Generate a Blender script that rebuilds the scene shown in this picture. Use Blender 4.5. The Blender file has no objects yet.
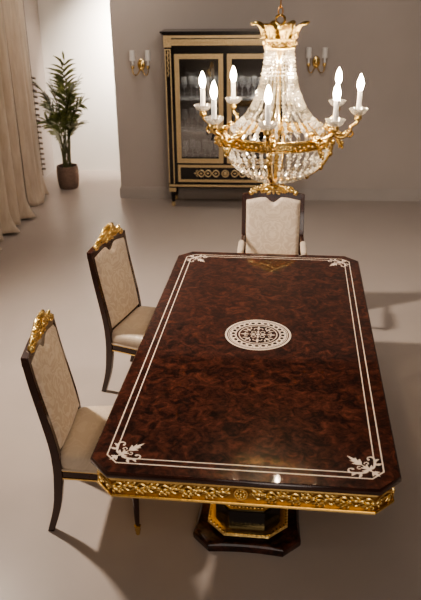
import bpy, bmesh, math, random
from math import sin, cos, pi, radians, sqrt, atan2, exp
from mathutils import Vector, Matrix, Euler

random.seed(7)
S = bpy.context.scene
COL = S.collection

# ------------------------------------------------------------------ mesh builder
class MB:
    def __init__(self):
        self.v = []; self.f = []; self.m = []; self.cur = 0
    def vert(self, p):
        self.v.append((float(p[0]), float(p[1]), float(p[2]))); return len(self.v) - 1
    def face(self, idx):
        self.f.append(tuple(idx)); self.m.append(self.cur)
    def box(self, c, s, rot=None):
        hx, hy, hz = s[0]/2, s[1]/2, s[2]/2
        ids = []
        for x, y, z in ((-1,-1,-1),(1,-1,-1),(1,1,-1),(-1,1,-1),(-1,-1,1),(1,-1,1),(1,1,1),(-1,1,1)):
            p = Vector((x*hx, y*hy, z*hz))
            if rot is not None: p = rot @ p
            ids.append(self.vert((p.x+c[0], p.y+c[1], p.z+c[2])))
        for q in ((3,2,1,0),(4,5,6,7),(0,1,5,4),(1,2,6,5),(2,3,7,6),(3,0,4,7)):
            self.face([ids[i] for i in q])
    def span(self, a, b):
        self.box([(a[i]+b[i])/2 for i in range(3)], [abs(b[i]-a[i]) for i in range(3)])
    def loft(self, rings, cap=True, closed=True):
        n = len(rings[0]); ids = [[self.vert(p) for p in r] for r in rings]
        for a, b in zip(ids[:-1], ids[1:]):
            for i in range(n if closed else n-1):
                j = (i+1) % n
                self.face((a[i], a[j], b[j], b[i]))
        if cap and closed:
            self.face(ids[0][::-1]); self.face(ids[-1])
        return ids
    def lathe(self, prof, c=(0,0,0), n=24, sx=1.0, sy=1.0, cap=True, wob=None):
        rings = []
        for r, z in prof:
            ring = []
            for i in range(n):
                a = 2*pi*i/n
                k = 1.0 if wob is None else wob(a, z)
                ring.append((c[0]+r*k*sx*cos(a), c[1]+r*k*sy*sin(a), c[2]+z))
            rings.append(ring)
        self.loft(rings, cap)
    def tube(self, pts, rad, n=8, cap=True, flat=1.0):
        pts = [Vector(p) for p in pts]
        if not isinstance(rad, (list, tuple)): rad = [rad]*len(pts)
        rings = []; up = None
        for i, p in enumerate(pts):
            t = (pts[min(i+1, len(pts)-1)] - pts[max(i-1, 0)])
            if t.length < 1e-9: t = Vector((0,0,1))
            t.normalize()
            if up is None:
                up = Vector((0,0,1)) if abs(t.z) < .9 else Vector((1,0,0))
            up = (up - t*up.dot(t))
            if up.length < 1e-6: up = Vector((0,1,0)) - t*t.y
            up.normalize(); s = t.cross(up)
            rings.append([p + (s*cos(2*pi*k/n) + up*sin(2*pi*k/n)*flat)*rad[i] for k in range(n)])
        self.loft(rings, cap)
    def ball(self, c, r, nu=10, nv=6, rot=None):
        if not isinstance(r, (list, tuple)): r = (r, r, r)
        top = Vector((0,0,r[2])); bot = -top
        def tr(p):
            p = Vector(p)
            if rot is not None: p = rot @ p
            return p + Vector(c)
        rows = []
        for j in range(1, nv):
            ph = pi*j/nv
            rows.append([self.vert(tr((r[0]*sin(ph)*cos(2*pi*i/nu), r[1]*sin(ph)*sin(2*pi*i/nu), r[2]*cos(ph)))) for i in range(nu)])
        a = self.vert(tr(top)); b = self.vert(tr(bot))
        for i in range(nu):
            j = (i+1) % nu
            self.face((a, rows[0][i], rows[0][j])); self.face((b, rows[-1][j], rows[-1][i]))
            for x, y in zip(rows[:-1], rows[1:]):
                self.face((x[i], y[i], y[j], x[j]))
    def bead(self, c, r, h, n=6, tw=0.0):
        a = self.vert((c[0], c[1], c[2]+h)); b = self.vert((c[0], c[1], c[2]-h))
        ring = [self.vert((c[0]+r*cos(2*pi*i/n+tw), c[1]+r*sin(2*pi*i/n+tw), c[2])) for i in range(n)]
        for i in range(n):
            j = (i+1) % n
            self.face((a, ring[i], ring[j])); self.face((b, ring[j], ring[i]))
    def prism(self, poly, z0, z1):
        self.loft([[(x, y, z0) for x, y in poly], [(x, y, z1) for x, y in poly]])
    def torus(self, c, R, r, n=20, m=8, rot=None, sx=1, sy=1):
        rings = []
        ids = []
        for i in range(n):
            a = 2*pi*i/n
            row = []
            for k in range(m):
                b = 2*pi*k/m
                p = Vector(((R*sx + r*cos(b))*cos(a), (R*sy + r*cos(b))*sin(a), r*sin(b)))
                if rot is not None: p = rot @ p
                row.append(self.vert(p + Vector(c)))
            ids.append(row)
        for i in range(n):
            a, b = ids[i], ids[(i+1) % n]
            for k in range(m):
                l = (k+1) % m
                self.face((a[k], b[k], b[l], a[l]))
    def grid(self, fn, nu, nv):
        ids = [[self.vert(fn(i/(nu-1), j/(nv-1))) for i in range(nu)] for j in range(nv)]
        for j in range(nv-1):
            for i in range(nu-1):
                self.face((ids[j][i], ids[j][i+1], ids[j+1][i+1], ids[j+1][i]))
        return ids
    def ribbon(self, pts, wid, z, th=.0008, place=None):
        self.zz = getattr(self, 'zz', 0) + .000012; z += self.zz
        """flat strip of inlay: pts 2-D, wid = width or list"""
        n = len(pts)
        if not isinstance(wid, (list, tuple)): wid = [wid]*n
        L, Rr = [], []
        for i in range(n):
            a = pts[max(i-1,0)]; b = pts[min(i+1,n-1)]
            dx, dy = b[0]-a[0], b[1]-a[1]; l = sqrt(dx*dx+dy*dy) or 1
            nx, ny = -dy/l, dx/l
            L.append((pts[i][0]+nx*wid[i]/2, pts[i][1]+ny*wid[i]/2)); Rr.append((pts[i][0]-nx*wid[i]/2, pts[i][1]-ny*wid[i]/2))
        T = place or (lambda u, v: (u, v))
        rows = []
        for l, r in zip(L, Rr):
            l = T(*l); r = T(*r)
            rows.append([(l[0],l[1],z), (r[0],r[1],z), (r[0],r[1],z+th), (l[0],l[1],z+th)])
        self.loft(rows)
    def poly(self, pts, z, th=.0008, place=None):
        T = place or (lambda u, v: (u, v))
        self.prism([T(*p) for p in pts], z, z+th)
    def obj(self, name, mat, parent=None, smooth=True, angle=40, bevel=0, seg=2, loc=None):
        me = bpy.data.meshes.new(name)
        me.from_pydata(self.v, [], self.f)
        mats = mat if isinstance(mat, (list, tuple)) else [mat]
        for m in mats: me.materials.append(m)
        if len(mats) > 1: me.polygons.foreach_set('material_index', self.m)
        bm = bmesh.new(); bm.from_mesh(me)
        bmesh.ops.recalc_face_normals(bm, faces=bm.faces)
        bm.to_mesh(me); bm.free()
        if smooth:
            me.polygons.foreach_set('use_smooth', [True]*len(me.polygons))
            me.set_sharp_from_angle(angle=radians(angle))
        me.update()
        o = bpy.data.objects.new(name, me); COL.objects.link(o)
        if parent is not None: o.parent = parent
        if loc is not None: o.location = loc
        if bevel:
            b = o.modifiers.new('bevel', 'BEVEL'); b.width = bevel; b.segments = seg; b.limit_method = 'ANGLE'; b.angle_limit = radians(35)
        return o

def tag(o, label=None, cat=None, group=None, kind=None):
    if label: o['label'] = label
    if cat: o['category'] = cat
    if group: o['group'] = group
    if kind: o['kind'] = kind
    return o
def thing(name, label, cat, loc=(0,0,0), rz=0.0, group=None):
    o = bpy.data.objects.new(name, None); COL.objects.link(o)
    o.empty_display_size = .1
    o.location = loc; o.rotation_euler = (0, 0, rz)
    return tag(o, label, cat, group)
def copy_tree(o, parent=None):
    c = o.copy(); COL.objects.link(c)
    if parent is not None:
        c.parent = parent
    for ch in list(o.children): copy_tree(ch, c)
    return c

# ------------------------------------------------------------------ materials
def newmat(name):
    m = bpy.data.materials.new(name); m.use_nodes = True
    nt = m.node_tree; b = nt.nodes['Principled BSDF']
    return m, nt, b
def N(nt, typ, **kw):
    n = nt.nodes.new(typ)
    for k, v in kw.items():
        if k in n.inputs: n.inputs[k].default_value = v
        else: setattr(n, k, v)
    return n
def ramp(nt, stops, interp='LINEAR'):
    r = nt.nodes.new('ShaderNodeValToRGB'); e = r.color_ramp
    e.interpolation = interp
    while len(e.elements) < len(stops): e.elements.new(.5)
    for el, (p, c) in zip(e.elements, stops):
        el.position = p; el.color = (*c, 1)
    return r
def simple(name, col, rough=.5, metal=0, coat=0, bump=0, bscale=60, var=0, spec=.5, sheen=0):
    m, nt, b = newmat(name)
    b.inputs['Base Color'].default_value = (*col, 1)
    b.inputs['Roughness'].default_value = rough
    b.inputs['Metallic'].default_value = metal
    b.inputs['Specular IOR Level'].default_value = spec
    if coat:
        b.inputs['Coat Weight'].default_value = coat; b.inputs['Coat Roughness'].default_value = .06
    if sheen:
        b.inputs['Sheen Weight'].default_value = sheen
    tc = N(nt, 'ShaderNodeTexCoord')
    nz = N(nt, 'ShaderNodeTexNoise'); nz.inputs['Scale'].default_value = bscale; nz.inputs['Detail'].default_value = 4
    nt.links.new(tc.outputs['Object'], nz.inputs['Vector'])
    if var:
        lo = tuple(c*(1-var) for c in col); hi = tuple(min(1, c*(1+var)) for c in col)
        r = ramp(nt, [(.3, lo), (.7, hi)])
        nt.links.new(nz.outputs['Fac'], r.inputs['Fac']); nt.links.new(r.outputs['Color'], b.inputs['Base Color'])
    if bump:
        bp = N(nt, 'ShaderNodeBump'); bp.inputs['Strength'].default_value = bump; bp.inputs['Distance'].default_value = .01
        nt.links.new(nz.outputs['Fac'], bp.inputs['Height']); nt.links.new(bp.outputs['Normal'], b.inputs['Normal'])
    return m

GOLD = simple('carved gilt', (.88, .64, .27), .27, 1, bump=.35, bscale=90, var=.12)
GOLD_S = simple('polished gilt', (.90, .67, .30), .22, 1, bump=.08, bscale=60, var=.08)
BRASS = simple('pale cabinet gilt', (.70, .54, .32), .42, .6, bump=.3, bscale=70, var=.15)
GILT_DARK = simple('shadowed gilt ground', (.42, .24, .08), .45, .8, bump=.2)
DARK = simple('dark mahogany lacquer', (.040, .0135, .0085), .24, coat=.6, var=.3, bscale=12)
EBONY = simple('black cabinet lacquer', (.010, .006, .005), .25, coat=.4, var=.3, bscale=10)
CREAM_INLAY = simple('pale inlay veneer', (.80, .67, .55), .3, coat=.5, var=.06, bscale=30)
WAX = simple('white candle tube', (.86, .84, .82), .45, var=.02)
SHADE = simple('white sconce sleeve', (.80, .76, .72), .6, var=.02)
SOIL = simple('potting soil', (.03, .02, .013), .95, bump=.8, bscale=60, var=.4)
POT = simple('brown textured clay', (.185, .125, .095), .8, bump=.5, bscale=50, var=.22)
STEM = simple('green palm stem', (.10, .10, .035), .6, var=.3, bscale=20)
LEAF = simple('palm leaf', (.13, .145, .045), .42, var=.5, bscale=9)
SKIRT = simple('painted skirting', (.46, .415, .385), .5, var=.03, bscale=3)
CEIL = simple('ceiling paint', (.16, .15, .14), .9, var=.03, bscale=2)
TASSEL = simple('striped tassel trim', (.13, .10, .075), .9, var=.5, bscale=30)
WICK = simple('aged chain metal', (.32, .17, .07), .38, .9, var=.2)

def mat_wall(name, col):
    m, nt, b = newmat(name)
    tc = N(nt, 'ShaderNodeTexCoord'); nz = N(nt, 'ShaderNodeTexNoise', Scale=1.3, Detail=5.0)
    nt.links.new(tc.outputs['Object'], nz.inputs['Vector'])
    r = ramp(nt, [(.3, tuple(c*.96 for c in col)), (.7, tuple(c*1.04 for c in col))])
    nt.links.new(nz.outputs['Fac'], r.inputs['Fac']); nt.links.new(r.outputs['Color'], b.inputs['Base Color'])
    n2 = N(nt, 'ShaderNodeTexNoise', Scale=120.0, Detail=3.0)
    nt.links.new(tc.outputs['Object'], n2.inputs['Vector'])
    bp = N(nt, 'ShaderNodeBump'); bp.inputs['Strength'].default_value = .06; bp.inputs['Distance'].default_value = .005
    nt.links.new(n2.outputs['Fac'], bp.inputs['Height']); nt.links.new(bp.outputs['Normal'], b.inputs['Normal'])
    b.inputs['Roughness'].default_value = .85
    return m
WALL = mat_wall('grey beige wall paint', (.47, .415, .38))
WALL_LIGHT = mat_wall('white alcove paint', (.80, .76, .71))

def mat_floor():
    m, nt, b = newmat('poured resin floor')
    tc = N(nt, 'ShaderNodeTexCoord')
    nz = N(nt, 'ShaderNodeTexNoise', Scale=.9, Detail=6.0, Roughness=.6)
    nt.links.new(tc.outputs['Object'], nz.inputs['Vector'])
    r = ramp(nt, [(.3, (.405, .343, .305)), (.7, (.45, .385, .345))])
    nt.links.new(nz.outputs['Fac'], r.inputs['Fac']); nt.links.new(r.outputs['Color'], b.inputs['Base Color'])
    r2 = ramp(nt, [(.2, (.26,)*3), (.8, (.36,)*3)])
    nt.links.new(nz.outputs['Fac'], r2.inputs['Fac']); nt.links.new(r2.outputs['Color'], b.inputs['Roughness'])
    b.inputs['Specular IOR Level'].default_value = .5
    n2 = N(nt, 'ShaderNodeTexNoise', Scale=2.2, Detail=2.0)
    nt.links.new(tc.outputs['Object'], n2.inputs['Vector'])
    bp = N(nt, 'ShaderNodeBump'); bp.inputs['Strength'].default_value = .05; bp.inputs['Distance'].default_value = .02
    nt.links.new(n2.outputs['Fac'], bp.inputs['Height']); nt.links.new(bp.outputs['Normal'], b.inputs['Normal'])
    return m
FLOOR = mat_floor()

def mat_burl():
    m, nt, b = newmat('burl walnut veneer')
    tc = N(nt, 'ShaderNodeTexCoord')
    sep = N(nt, 'ShaderNodeSeparateXYZ'); nt.links.new(tc.outputs['Object'], sep.inputs[0])
    cmb = N(nt, 'ShaderNodeCombineXYZ'); nt.links.new(sep.outputs['X'], cmb.inputs[0]); nt.links.new(sep.outputs['Y'], cmb.inputs[1]); nt.links.new(sep.outputs['Z'], cmb.inputs[2])
    n1 = N(nt, 'ShaderNodeTexNoise', Scale=14.0, Detail=9.0, Roughness=.66, Distortion=1.3)
    nt.links.new(cmb.outputs[0], n1.inputs['Vector'])
    n2 = N(nt, 'ShaderNodeTexNoise', Scale=30.0, Detail=5.0, Roughness=.7, Distortion=1.0)
    nt.links.new(cmb.outputs[0], n2.inputs['Vector'])
    mx = N(nt, 'ShaderNodeMath', operation='MULTIPLY_ADD'); mx.inputs[1].default_value = .35; nt.links.new(n2.outputs['Fac'], mx.inputs[0])
    ms = N(nt, 'ShaderNodeMath', operation='MULTIPLY'); ms.inputs[1].default_value = .72; nt.links.new(n1.outputs['Fac'], ms.inputs[0])
    nt.links.new(ms.outputs[0], mx.inputs[2])
    r = ramp(nt, [(.39, (.006, .0021, .0014)), (.48, (.021, .0062, .0040)), (.57, (.056, .0160, .0094)), (.68, (.108, .034, .019))])
    nt.links.new(mx.outputs[0], r.inputs['Fac'])
    # thin joint where the extension leaf meets the top
    sb = N(nt, 'ShaderNodeMath', operation='SUBTRACT'); sb.inputs[1].default_value = .62; nt.links.new(sep.outputs['Y'], sb.inputs[0])
    a2 = N(nt, 'ShaderNodeMath', operation='ABSOLUTE'); nt.links.new(sb.outputs[0], a2.inputs[0])
    lt = N(nt, 'ShaderNodeMath', operation='LESS_THAN'); lt.inputs[1].default_value = .0016; nt.links.new(a2.outputs[0], lt.inputs[0])
    mixc = N(nt, 'ShaderNodeMix', data_type='RGBA'); nt.links.new(lt.outputs[0], mixc.inputs['Factor'])
    nt.links.new(r.outputs['Color'], mixc.inputs[6]); mixc.inputs[7].default_value = (.012, .005, .003, 1)
    nt.links.new(mixc.outputs[2], b.inputs['Base Color'])
    b.inputs['Roughness'].default_value = .32
    b.inputs['Coat Weight'].default_value = .8; b.inputs['Coat Roughness'].default_value = .05
    b.inputs['Specular IOR Level'].default_value = .12
    return m
BURL = mat_burl()

def mat_damask(name, base, light, scale=1.0):
    """woven fabric with a mirrored leaf pattern"""
    m, nt, b = newmat(name)
    tc = N(nt, 'ShaderNodeTexCoord'); sep = N(nt, 'ShaderNodeSeparateXYZ')
    nt.links.new(tc.outputs['Object'], sep.inputs[0])
    px = N(nt, 'ShaderNodeMath', operation='ABSOLUTE'); nt.links.new(sep.outputs['Y'], px.inputs[0])
    cmb = N(nt, 'ShaderNodeCombineXYZ')
    nt.links.new(px.outputs[0], cmb.inputs[0]); nt.links.new(sep.outputs['Z'], cmb.inputs[1]); nt.links.new(sep.outputs['X'], cmb.inputs[2])
    nz = N(nt, 'ShaderNodeTexNoise', Scale=9.0*scale, Detail=2.5, Roughness=.5, Distortion=1.6)
    nt.links.new(cmb.outputs[0], nz.inputs['Vector'])
    wv = N(nt, 'ShaderNodeMath', operation='MULTIPLY'); wv.inputs[1].default_value = 30.0; nt.links.new(nz.outputs['Fac'], wv.inputs[0])
    sn = N(nt, 'ShaderNodeMath', operation='SINE'); nt.links.new(wv.outputs[0], sn.inputs[0])
    r = ramp(nt, [(.45, base), (.75, light)])
    ma = N(nt, 'ShaderNodeMath', operation='MULTIPLY_ADD'); ma.inputs[1].default_value = .5; ma.inputs[2].default_value = .5
    nt.links.new(sn.outputs[0], ma.inputs[0]); nt.links.new(ma.outputs[0], r.inputs['Fac'])
    nt.links.new(r.outputs['Color'], b.inputs['Base Color'])
    rr = ramp(nt, [(.4, (.62,)*3), (.8, (.42,)*3)]); nt.links.new(ma.outputs[0], rr.inputs['Fac']); nt.links.new(rr.outputs['Color'], b.inputs['Roughness'])
    b.inputs['Sheen Weight'].default_value = .25; b.inputs['Sheen Roughness'].default_value = .4
    return m
DAMASK = mat_damask('ivory damask', (.59, .475, .37), (.68, .57, .455))
SATIN = mat_damask('ivory satin seat', (.56, .455, .35), (.585, .48, .37), .8)
def mat_curtain():
    m, nt, b = newmat('heavy cream curtain cloth')
    tc = N(nt, 'ShaderNodeTexCoord'); mp = N(nt, 'ShaderNodeMapping'); mp.inputs['Scale'].default_value = (8, 8, 1.2)
    nt.links.new(tc.outputs['Object'], mp.inputs[0])
    nz = N(nt, 'ShaderNodeTexNoise', Scale=2.0, Detail=6.0, Roughness=.65, Distortion=.6); nt.links.new(mp.outputs[0], nz.inputs['Vector'])
    r = ramp(nt, [(.3, (.46, .36, .265)), (.52, (.56, .455, .35)), (.75, (.64, .54, .425))])
    nt.links.new(nz.outputs['Fac'], r.inputs['Fac']); nt.links.new(r.outputs['Color'], b.inputs['Base Color'])
    b.inputs['Roughness'].default_value = .8; b.inputs['Sheen Weight'].default_value = .3
    return m
CURTAIN = mat_curtain()

def mat_crystal(name='cut crystal', tint=(1, .985, .96), tr=.12, frost=(.015, .55)):
    """clear glass; each cut bead scatters light to its own degree"""
    m = bpy.data.materials.new(name); m.use_nodes = True; nt = m.node_tree
    for n in list(nt.nodes): nt.nodes.remove(n)
    out = N(nt, 'ShaderNodeOutputMaterial')
    gl = N(nt, 'ShaderNodeBsdfGlossy'); gl.inputs['Color'].default_value = (*tint, 1); gl.inputs['Roughness'].default_value = .05
    tp = N(nt, 'ShaderNodeBsdfTransparent'); tp.inputs['Color'].default_value = (.97, .96, .94, 1)
    rf = N(nt, 'ShaderNodeBsdfRefraction'); rf.inputs['Color'].default_value = (*tint, 1); rf.inputs['IOR'].default_value = 1.5; rf.inputs['Roughness'].default_value = .02
    tl = N(nt, 'ShaderNodeBsdfTranslucent'); tl.inputs['Color'].default_value = (.95, .93, .90, 1)
    df = N(nt, 'ShaderNodeBsdfDiffuse'); df.inputs['Color'].default_value = (.92, .90, .87, 1)
    lw = N(nt, 'ShaderNodeLayerWeight'); lw.inputs['Blend'].default_value = .5
    geo = N(nt, 'ShaderNodeNewGeometry')
    m1 = N(nt, 'ShaderNodeMixShader'); m1.inputs[0].default_value = tr
    nt.links.new(rf.outputs[0], m1.inputs[1]); nt.links.new(tp.outputs[0], m1.inputs[2])
    m2 = N(nt, 'ShaderNodeMixShader')
    nt.links.new(lw.outputs['Fresnel'], m2.inputs[0]); nt.links.new(m1.outputs[0], m2.inputs[1]); nt.links.new(gl.outputs[0], m2.inputs[2])
    sc = N(nt, 'ShaderNodeMixShader'); sc.inputs[0].default_value = .5
    nt.links.new(tl.outputs[0], sc.inputs[1]); nt.links.new(df.outputs[0], sc.inputs[2])
    mr = N(nt, 'ShaderNodeMapRange'); mr.inputs['To Min'].default_value = frost[0]; mr.inputs['To Max'].default_value = frost[1]
    pw = N(nt, 'ShaderNodeMath', operation='POWER'); pw.inputs[1].default_value = 2.2
    nt.links.new(geo.outputs['Random Per Island'], pw.inputs[0]); nt.links.new(pw.outputs[0], mr.inputs['Value'])
    m3 = N(nt, 'ShaderNodeMixShader')
    nt.links.new(mr.outputs[0], m3.inputs[0]); nt.links.new(m2.outputs[0], m3.inputs[1]); nt.links.new(sc.outputs[0], m3.inputs[2])
    nt.links.new(m3.outputs[0], out.inputs['Surface'])
    return m
CRYSTAL = mat_crystal()
GLASSWARE = mat_crystal('goblet glass', (.95, .97, 1), .5, (.14, .34))
PANGLASS = mat_crystal('crystal drip pan', (1, .99, .97), .5, (.16, .17))
def mat_pane():
    m = bpy.data.materials.new('door pane glass'); m.use_nodes = True; nt = m.node_tree
    for n in list(nt.nodes): nt.nodes.remove(n)
    out = N(nt, 'ShaderNodeOutputMaterial')
    gl = N(nt, 'ShaderNodeBsdfGlossy'); gl.inputs['Roughness'].default_value = .01; gl.inputs['Color'].default_value = (.9, .92, .95, 1)
    tp = N(nt, 'ShaderNodeBsdfTransparent'); tp.inputs['Color'].default_value = (.86, .87, .87, 1)
    mx = N(nt, 'ShaderNodeMixShader'); mx.inputs[0].default_value = .16
    nt.links.new(tp.outputs[0], mx.inputs[1]); nt.links.new(gl.outputs[0], mx.inputs[2]); nt.links.new(mx.outputs[0], out.inputs['Surface'])
    return m
PANE = mat_pane()
MIRROR = simple('smoked mirror back', (.30, .29, .28), .08, 1, var=.1, bscale=3)
def mat_emit(name, col, s):
    m = bpy.data.materials.new(name); m.use_nodes = True; nt = m.node_tree
    for n in list(nt.nodes): nt.nodes.remove(n)
    out = N(nt, 'ShaderNodeOutputMaterial'); e = N(nt, 'ShaderNodeEmission')
    e.inputs['Color'].default_value = (*col, 1); e.inputs['Strength'].default_value = s
    nt.links.new(e.outputs[0], out.inputs['Surface']); return m
BULB = mat_emit('glowing candle bulb', (1, .80, .58), 240)
BULB_IN = mat_emit('glowing inner lamp', (1, .78, .50), 150)

# ------------------------------------------------------------------ the room
WA = 0.0373; WANG = math.atan(WA)                 # the back wall is not quite parallel to the table end
WX0, WY0 = -2.068, 5.233
def wall_y(x): return WY0 + WA*(x - WX0)
H = 3.9
mb = MB(); mb.span((-3.8, -6.2, -.1), (5.2, 7.2, 0)); tag(mb.obj('floor', FLOOR, smooth=False), kind='structure')
mb = MB(); mb.span((-3.8, -6.2, H), (5.2, 7.2, H+.1)); tag(mb.obj('ceiling', CEIL, smooth=False), kind='structure')
mb = MB(); x1 = 5.0
mb.prism([(WX0, WY0), (x1, wall_y(x1)), (x1, wall_y(x1)+.18), (WX0, WY0+.18)], 0, H)
tag(mb.obj('wall_back', WALL, smooth=False), kind='structure')
mb = MB()
def skirt(z0, z1, d):
    mb.prism([(WX0-d, WY0-d), (x1, wall_y(x1)-d), (x1, wall_y(x1)), (WX0, WY0), (WX0, WY0+.18), (WX0-d, WY0+.18)], z0, z1)
skirt(0, .125, .018); skirt(.125, .14, .013); skirt(.14, .152, .007)
tag(mb.obj('baseboard_back', SKIRT, smooth=False), kind='structure')
mb = MB(); mb.span((-3.6, 6.62, 0), (5.2, 6.8, H)); tag(mb.obj('wall_alcove', WALL_LIGHT, smooth=False), kind='structure')
mb = MB(); mb.span((-3.6, -6.1, 0), (-3.43, 6.62, H)); tag(mb.obj('wall_left', WALL, smooth=False), kind='structure')
mb = MB(); mb.span((5.0, -6.1, 0), (5.2, 6.62, H)); tag(mb.obj('wall_right', WALL, smooth=False), kind='structure')
mb = MB(); mb.span((-3.6, -6.2, 0), (5.2, -6.1, H)); tag(mb.obj('wall_front', WALL, smooth=False), kind='structure')

# ------------------------------------------------------------------ dining table
W2, L2, CH = 1.3218/2, 2.6318/2, .0955
ZT = .77
def octo(w, l, c): return [(-w+c,-l),(w-c,-l),(w,-l+c),(w,l-c),(w-c,l),(-w+c,l),(-w,l-c),(-w,-l+c)]
table = thing('dining_table', 'long burl walnut dining table with pale inlay, gilt carved edge and pedestal base', 'table')
mb = MB(); k = .414
rings = []
for d, z in ((.016,.735),(.010,.737),(.002,.742),(0,.748),(0,.760),(.0025,.7665),(.008,.77)):
    rings.append([(x, y, z) for x, y in octo(W2-d, L2-d, CH-d*.586)])
mb.loft(rings, cap=False)
mb.cur = 1; mb.face([mb.vert(p) for p in rings[-1]]); mb.cur = 0
mb.face([mb.vert(p) for p in rings[0]][::-1])
top = mb.obj('tabletop', [DARK, BURL], table, angle=50)

Z = ZT + .0002
INS, ICH, LW = .0706, .051, .0060
w, l = W2-INS, L2-INS
mb = MB()
def closed_line(w, l, c, lw):
    a = octo(w+lw/2, l+lw/2, c+lw*.293); b = octo(w-lw/2, l-lw/2, c-lw*.293)
    for i in range(8):
        j = (i+1) % 8
        mb.prism([a[i], a[j], b[j], b[i]], Z, Z+.0008)
closed_line(w, l, ICH, LW)
GAP = .034
wi, li = w-GAP, l-GAP
E0 = .055       # inner lines stop short of the corner and hook into the ornament
for s in (-1, 1):
    mb.ribbon([(s*wi, -li+E0), (s*wi, li-E0)], .0055, Z)
    mb.ribbon([(-wi+E0, s*li), (wi-E0, s*li)], .0055, Z)
for sx in (-1, 1):
    for sy in (-1, 1):
        for swap in (0, 1):
            pts = []
            for i in range(11):
                a = pi*(i/10)*1.05
                p = (-.017 + .017*cos(a) - .0, E0 - .020*sin(a)*1.2)      # hook around
                pts.append(p)
            P = []
            for (d, e) in pts:
                if swap == 0: P.append((sx*(wi + d), sy*(li - e)))
                else: P.append((sx*(wi - e), sy*(li + d)))
            mb.ribbon(P, [.0055]*8 + [.007, .009, .006], Z)
bi = mb.obj('border_inlay', CREAM_INLAY, top, smooth=False)

def leaf_poly(a, b, wd, n=8, bend=0.0):
    """pointed leaf from a to b"""
    dx, dy = b[0]-a[0], b[1]-a[1]; L = sqrt(dx*dx+dy*dy); ux, uy = dx/L, dy/L; nx, ny = -uy, ux
    l, r = [], []
    for i in range(n+1):
        t = i/n; wv = wd*sin(pi*t**.75)*.5; o = bend*sin(pi*t)
        c = (a[0]+dx*t+nx*o, a[1]+dy*t+ny*o)
        l.append((c[0]+nx*wv, c[1]+ny*wv)); r.append((c[0]-nx*wv, c[1]-ny*wv))
    return l + r[-2:0:-1]
def strip_leaf(mb, a, b, wd, place, bend=0.0, z=Z):
    n = 8; dx, dy = b[0]-a[0], b[1]-a[1]; L = sqrt(dx*dx+dy*dy); nx, ny = -dy/L, dx/L
    pts = []; ws = []
    for i in range(n+1):
        t = i/n; o = bend*sin(pi*t); pts.append((a[0]+dx*t+nx*o, a[1]+dy*t+ny*o)); ws.append(max(.0008, wd*sin(pi*t**.75)))
    mb.ribbon(pts, ws, z, place=place)
def spiral(c, r0, r1, a0, a1, n=14):
    return [(c[0]+(r0+(r1-r0)*i/n)*cos(a0+(a1-a0)*i/n), c[1]+(r0+(r1-r0)*i/n)*sin(a0+(a1-a0)*i/n)) for i in range(n+1)]
def corner(sx, sy):
    mb = MB(); ox, oy = w-.012, l-.012
    q = sqrt(.5)
    def place(u, v):      # u runs inward on the diagonal, v across it
        x = ox - (u*q + v*q); y = oy - (u*q - v*q)
        return (sx*x, sy*y)
    # outer bud: trefoil pointing to the corner
    strip_leaf(mb, (.052,0), (.008,0), .017, place)
    strip_leaf(mb, (.046,.002), (.028,.022), .011, place, .002); strip_leaf(mb, (.046,-.002), (.028,-.022), .011, place, -.002)
    # heart of the ornament
    strip_leaf(mb, (.050,0), (.108,0), .017, place)
    for s in (-1, 1):
        strip_leaf(mb, (.066, s*.004), (.082, s*.030), .014, place, s*.004)
        # long scroll along the border with a curl at its end
        st = [(.060, s*.012), (.066, s*.030), (.078, s*.050), (.096, s*.068)]
        mb.ribbon(st, [.004, .008, .012, .009], Z, place=place)
        sp = spiral((.112, s*.058), .019, .007, s*2.6, s*2.6 - s*4.6)
        mb.ribbon(sp, [.008]*6+[.006]*4+[.007, .009, .012, .012, .008], Z, place=place)
        strip_leaf(mb, (.072, s*.045), (.060, s*.074), .013, place, s*.003)
        strip_leaf(mb, (.086, s*.060), (.086, s*.088), .012, place, -s*.003)
        # side petals of the palmette
        strip_leaf(mb, (.112, s*.003), (.140, s*.026), .015, place, -s*.005)
        strip_leaf(mb, (.128, s*.002), (.160, s*.018), .012, place, -s*.004)
        mb.ribbon(spiral((.100, s*.024), .012, .004, -s*1.2, s*3.2), [.0045]*10+[.006]*3+[.007, .005], Z, place=place)
    strip_leaf(mb, (.104,0), (.190,0), .019, place)
    return mb.obj('corner_inlay', CREAM_INLAY, top, smooth=False)
for sx in (-1, 1):
    for sy in (-1, 1): corner(sx, sy)

# medallion
mb = MB()
def annulus(r0, r1, z0=Z, z1=Z+.0008, n=64):
    for i in range(n):
        a, b = 2*pi*i/n, 2*pi*(i+1)/n
        mb.prism([(r0*cos(a), r0*sin(a)), (r1*cos(a), r1*sin(a)), (r1*cos(b), r1*sin(b)), (r0*cos(b), r0*sin(b))], z0, z1)
annulus(.1785, .191); annulus(.168, .1725); annulus(.124, .1645); annulus(.106, .1125)
for i in range(8):
    a = i*pi/4
    pl = lambda u, v, a=a: (u*cos(a)-v*sin(a), u*sin(a)+v*cos(a))
    if i % 2 == 0:
        strip_leaf(mb, (.016,0), (.050,0), .013, pl)
        for s in (-1, 1):
            mb.ribbon(spiral((.064, s*.017), .016, .007, -s*2.2, s*2.2), [.0045]*12+[.007,.008,.006], Z, place=pl)
        strip_leaf(mb, (.070,0), (.102,0), .013, pl)
    else:
        mb.ribbon(spiral((.036, 0), .013, .013, 0, 2*pi), .0045, Z, place=pl)
        strip_leaf(mb, (.062,0), (.102,0), .016, pl)
        for s in (-1, 1):
            strip_leaf(mb, (.074, s*.012), (.096, s*.030), .009, pl, s*.003)
annulus(0.0005, .012)
mb.cur = 1
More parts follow.
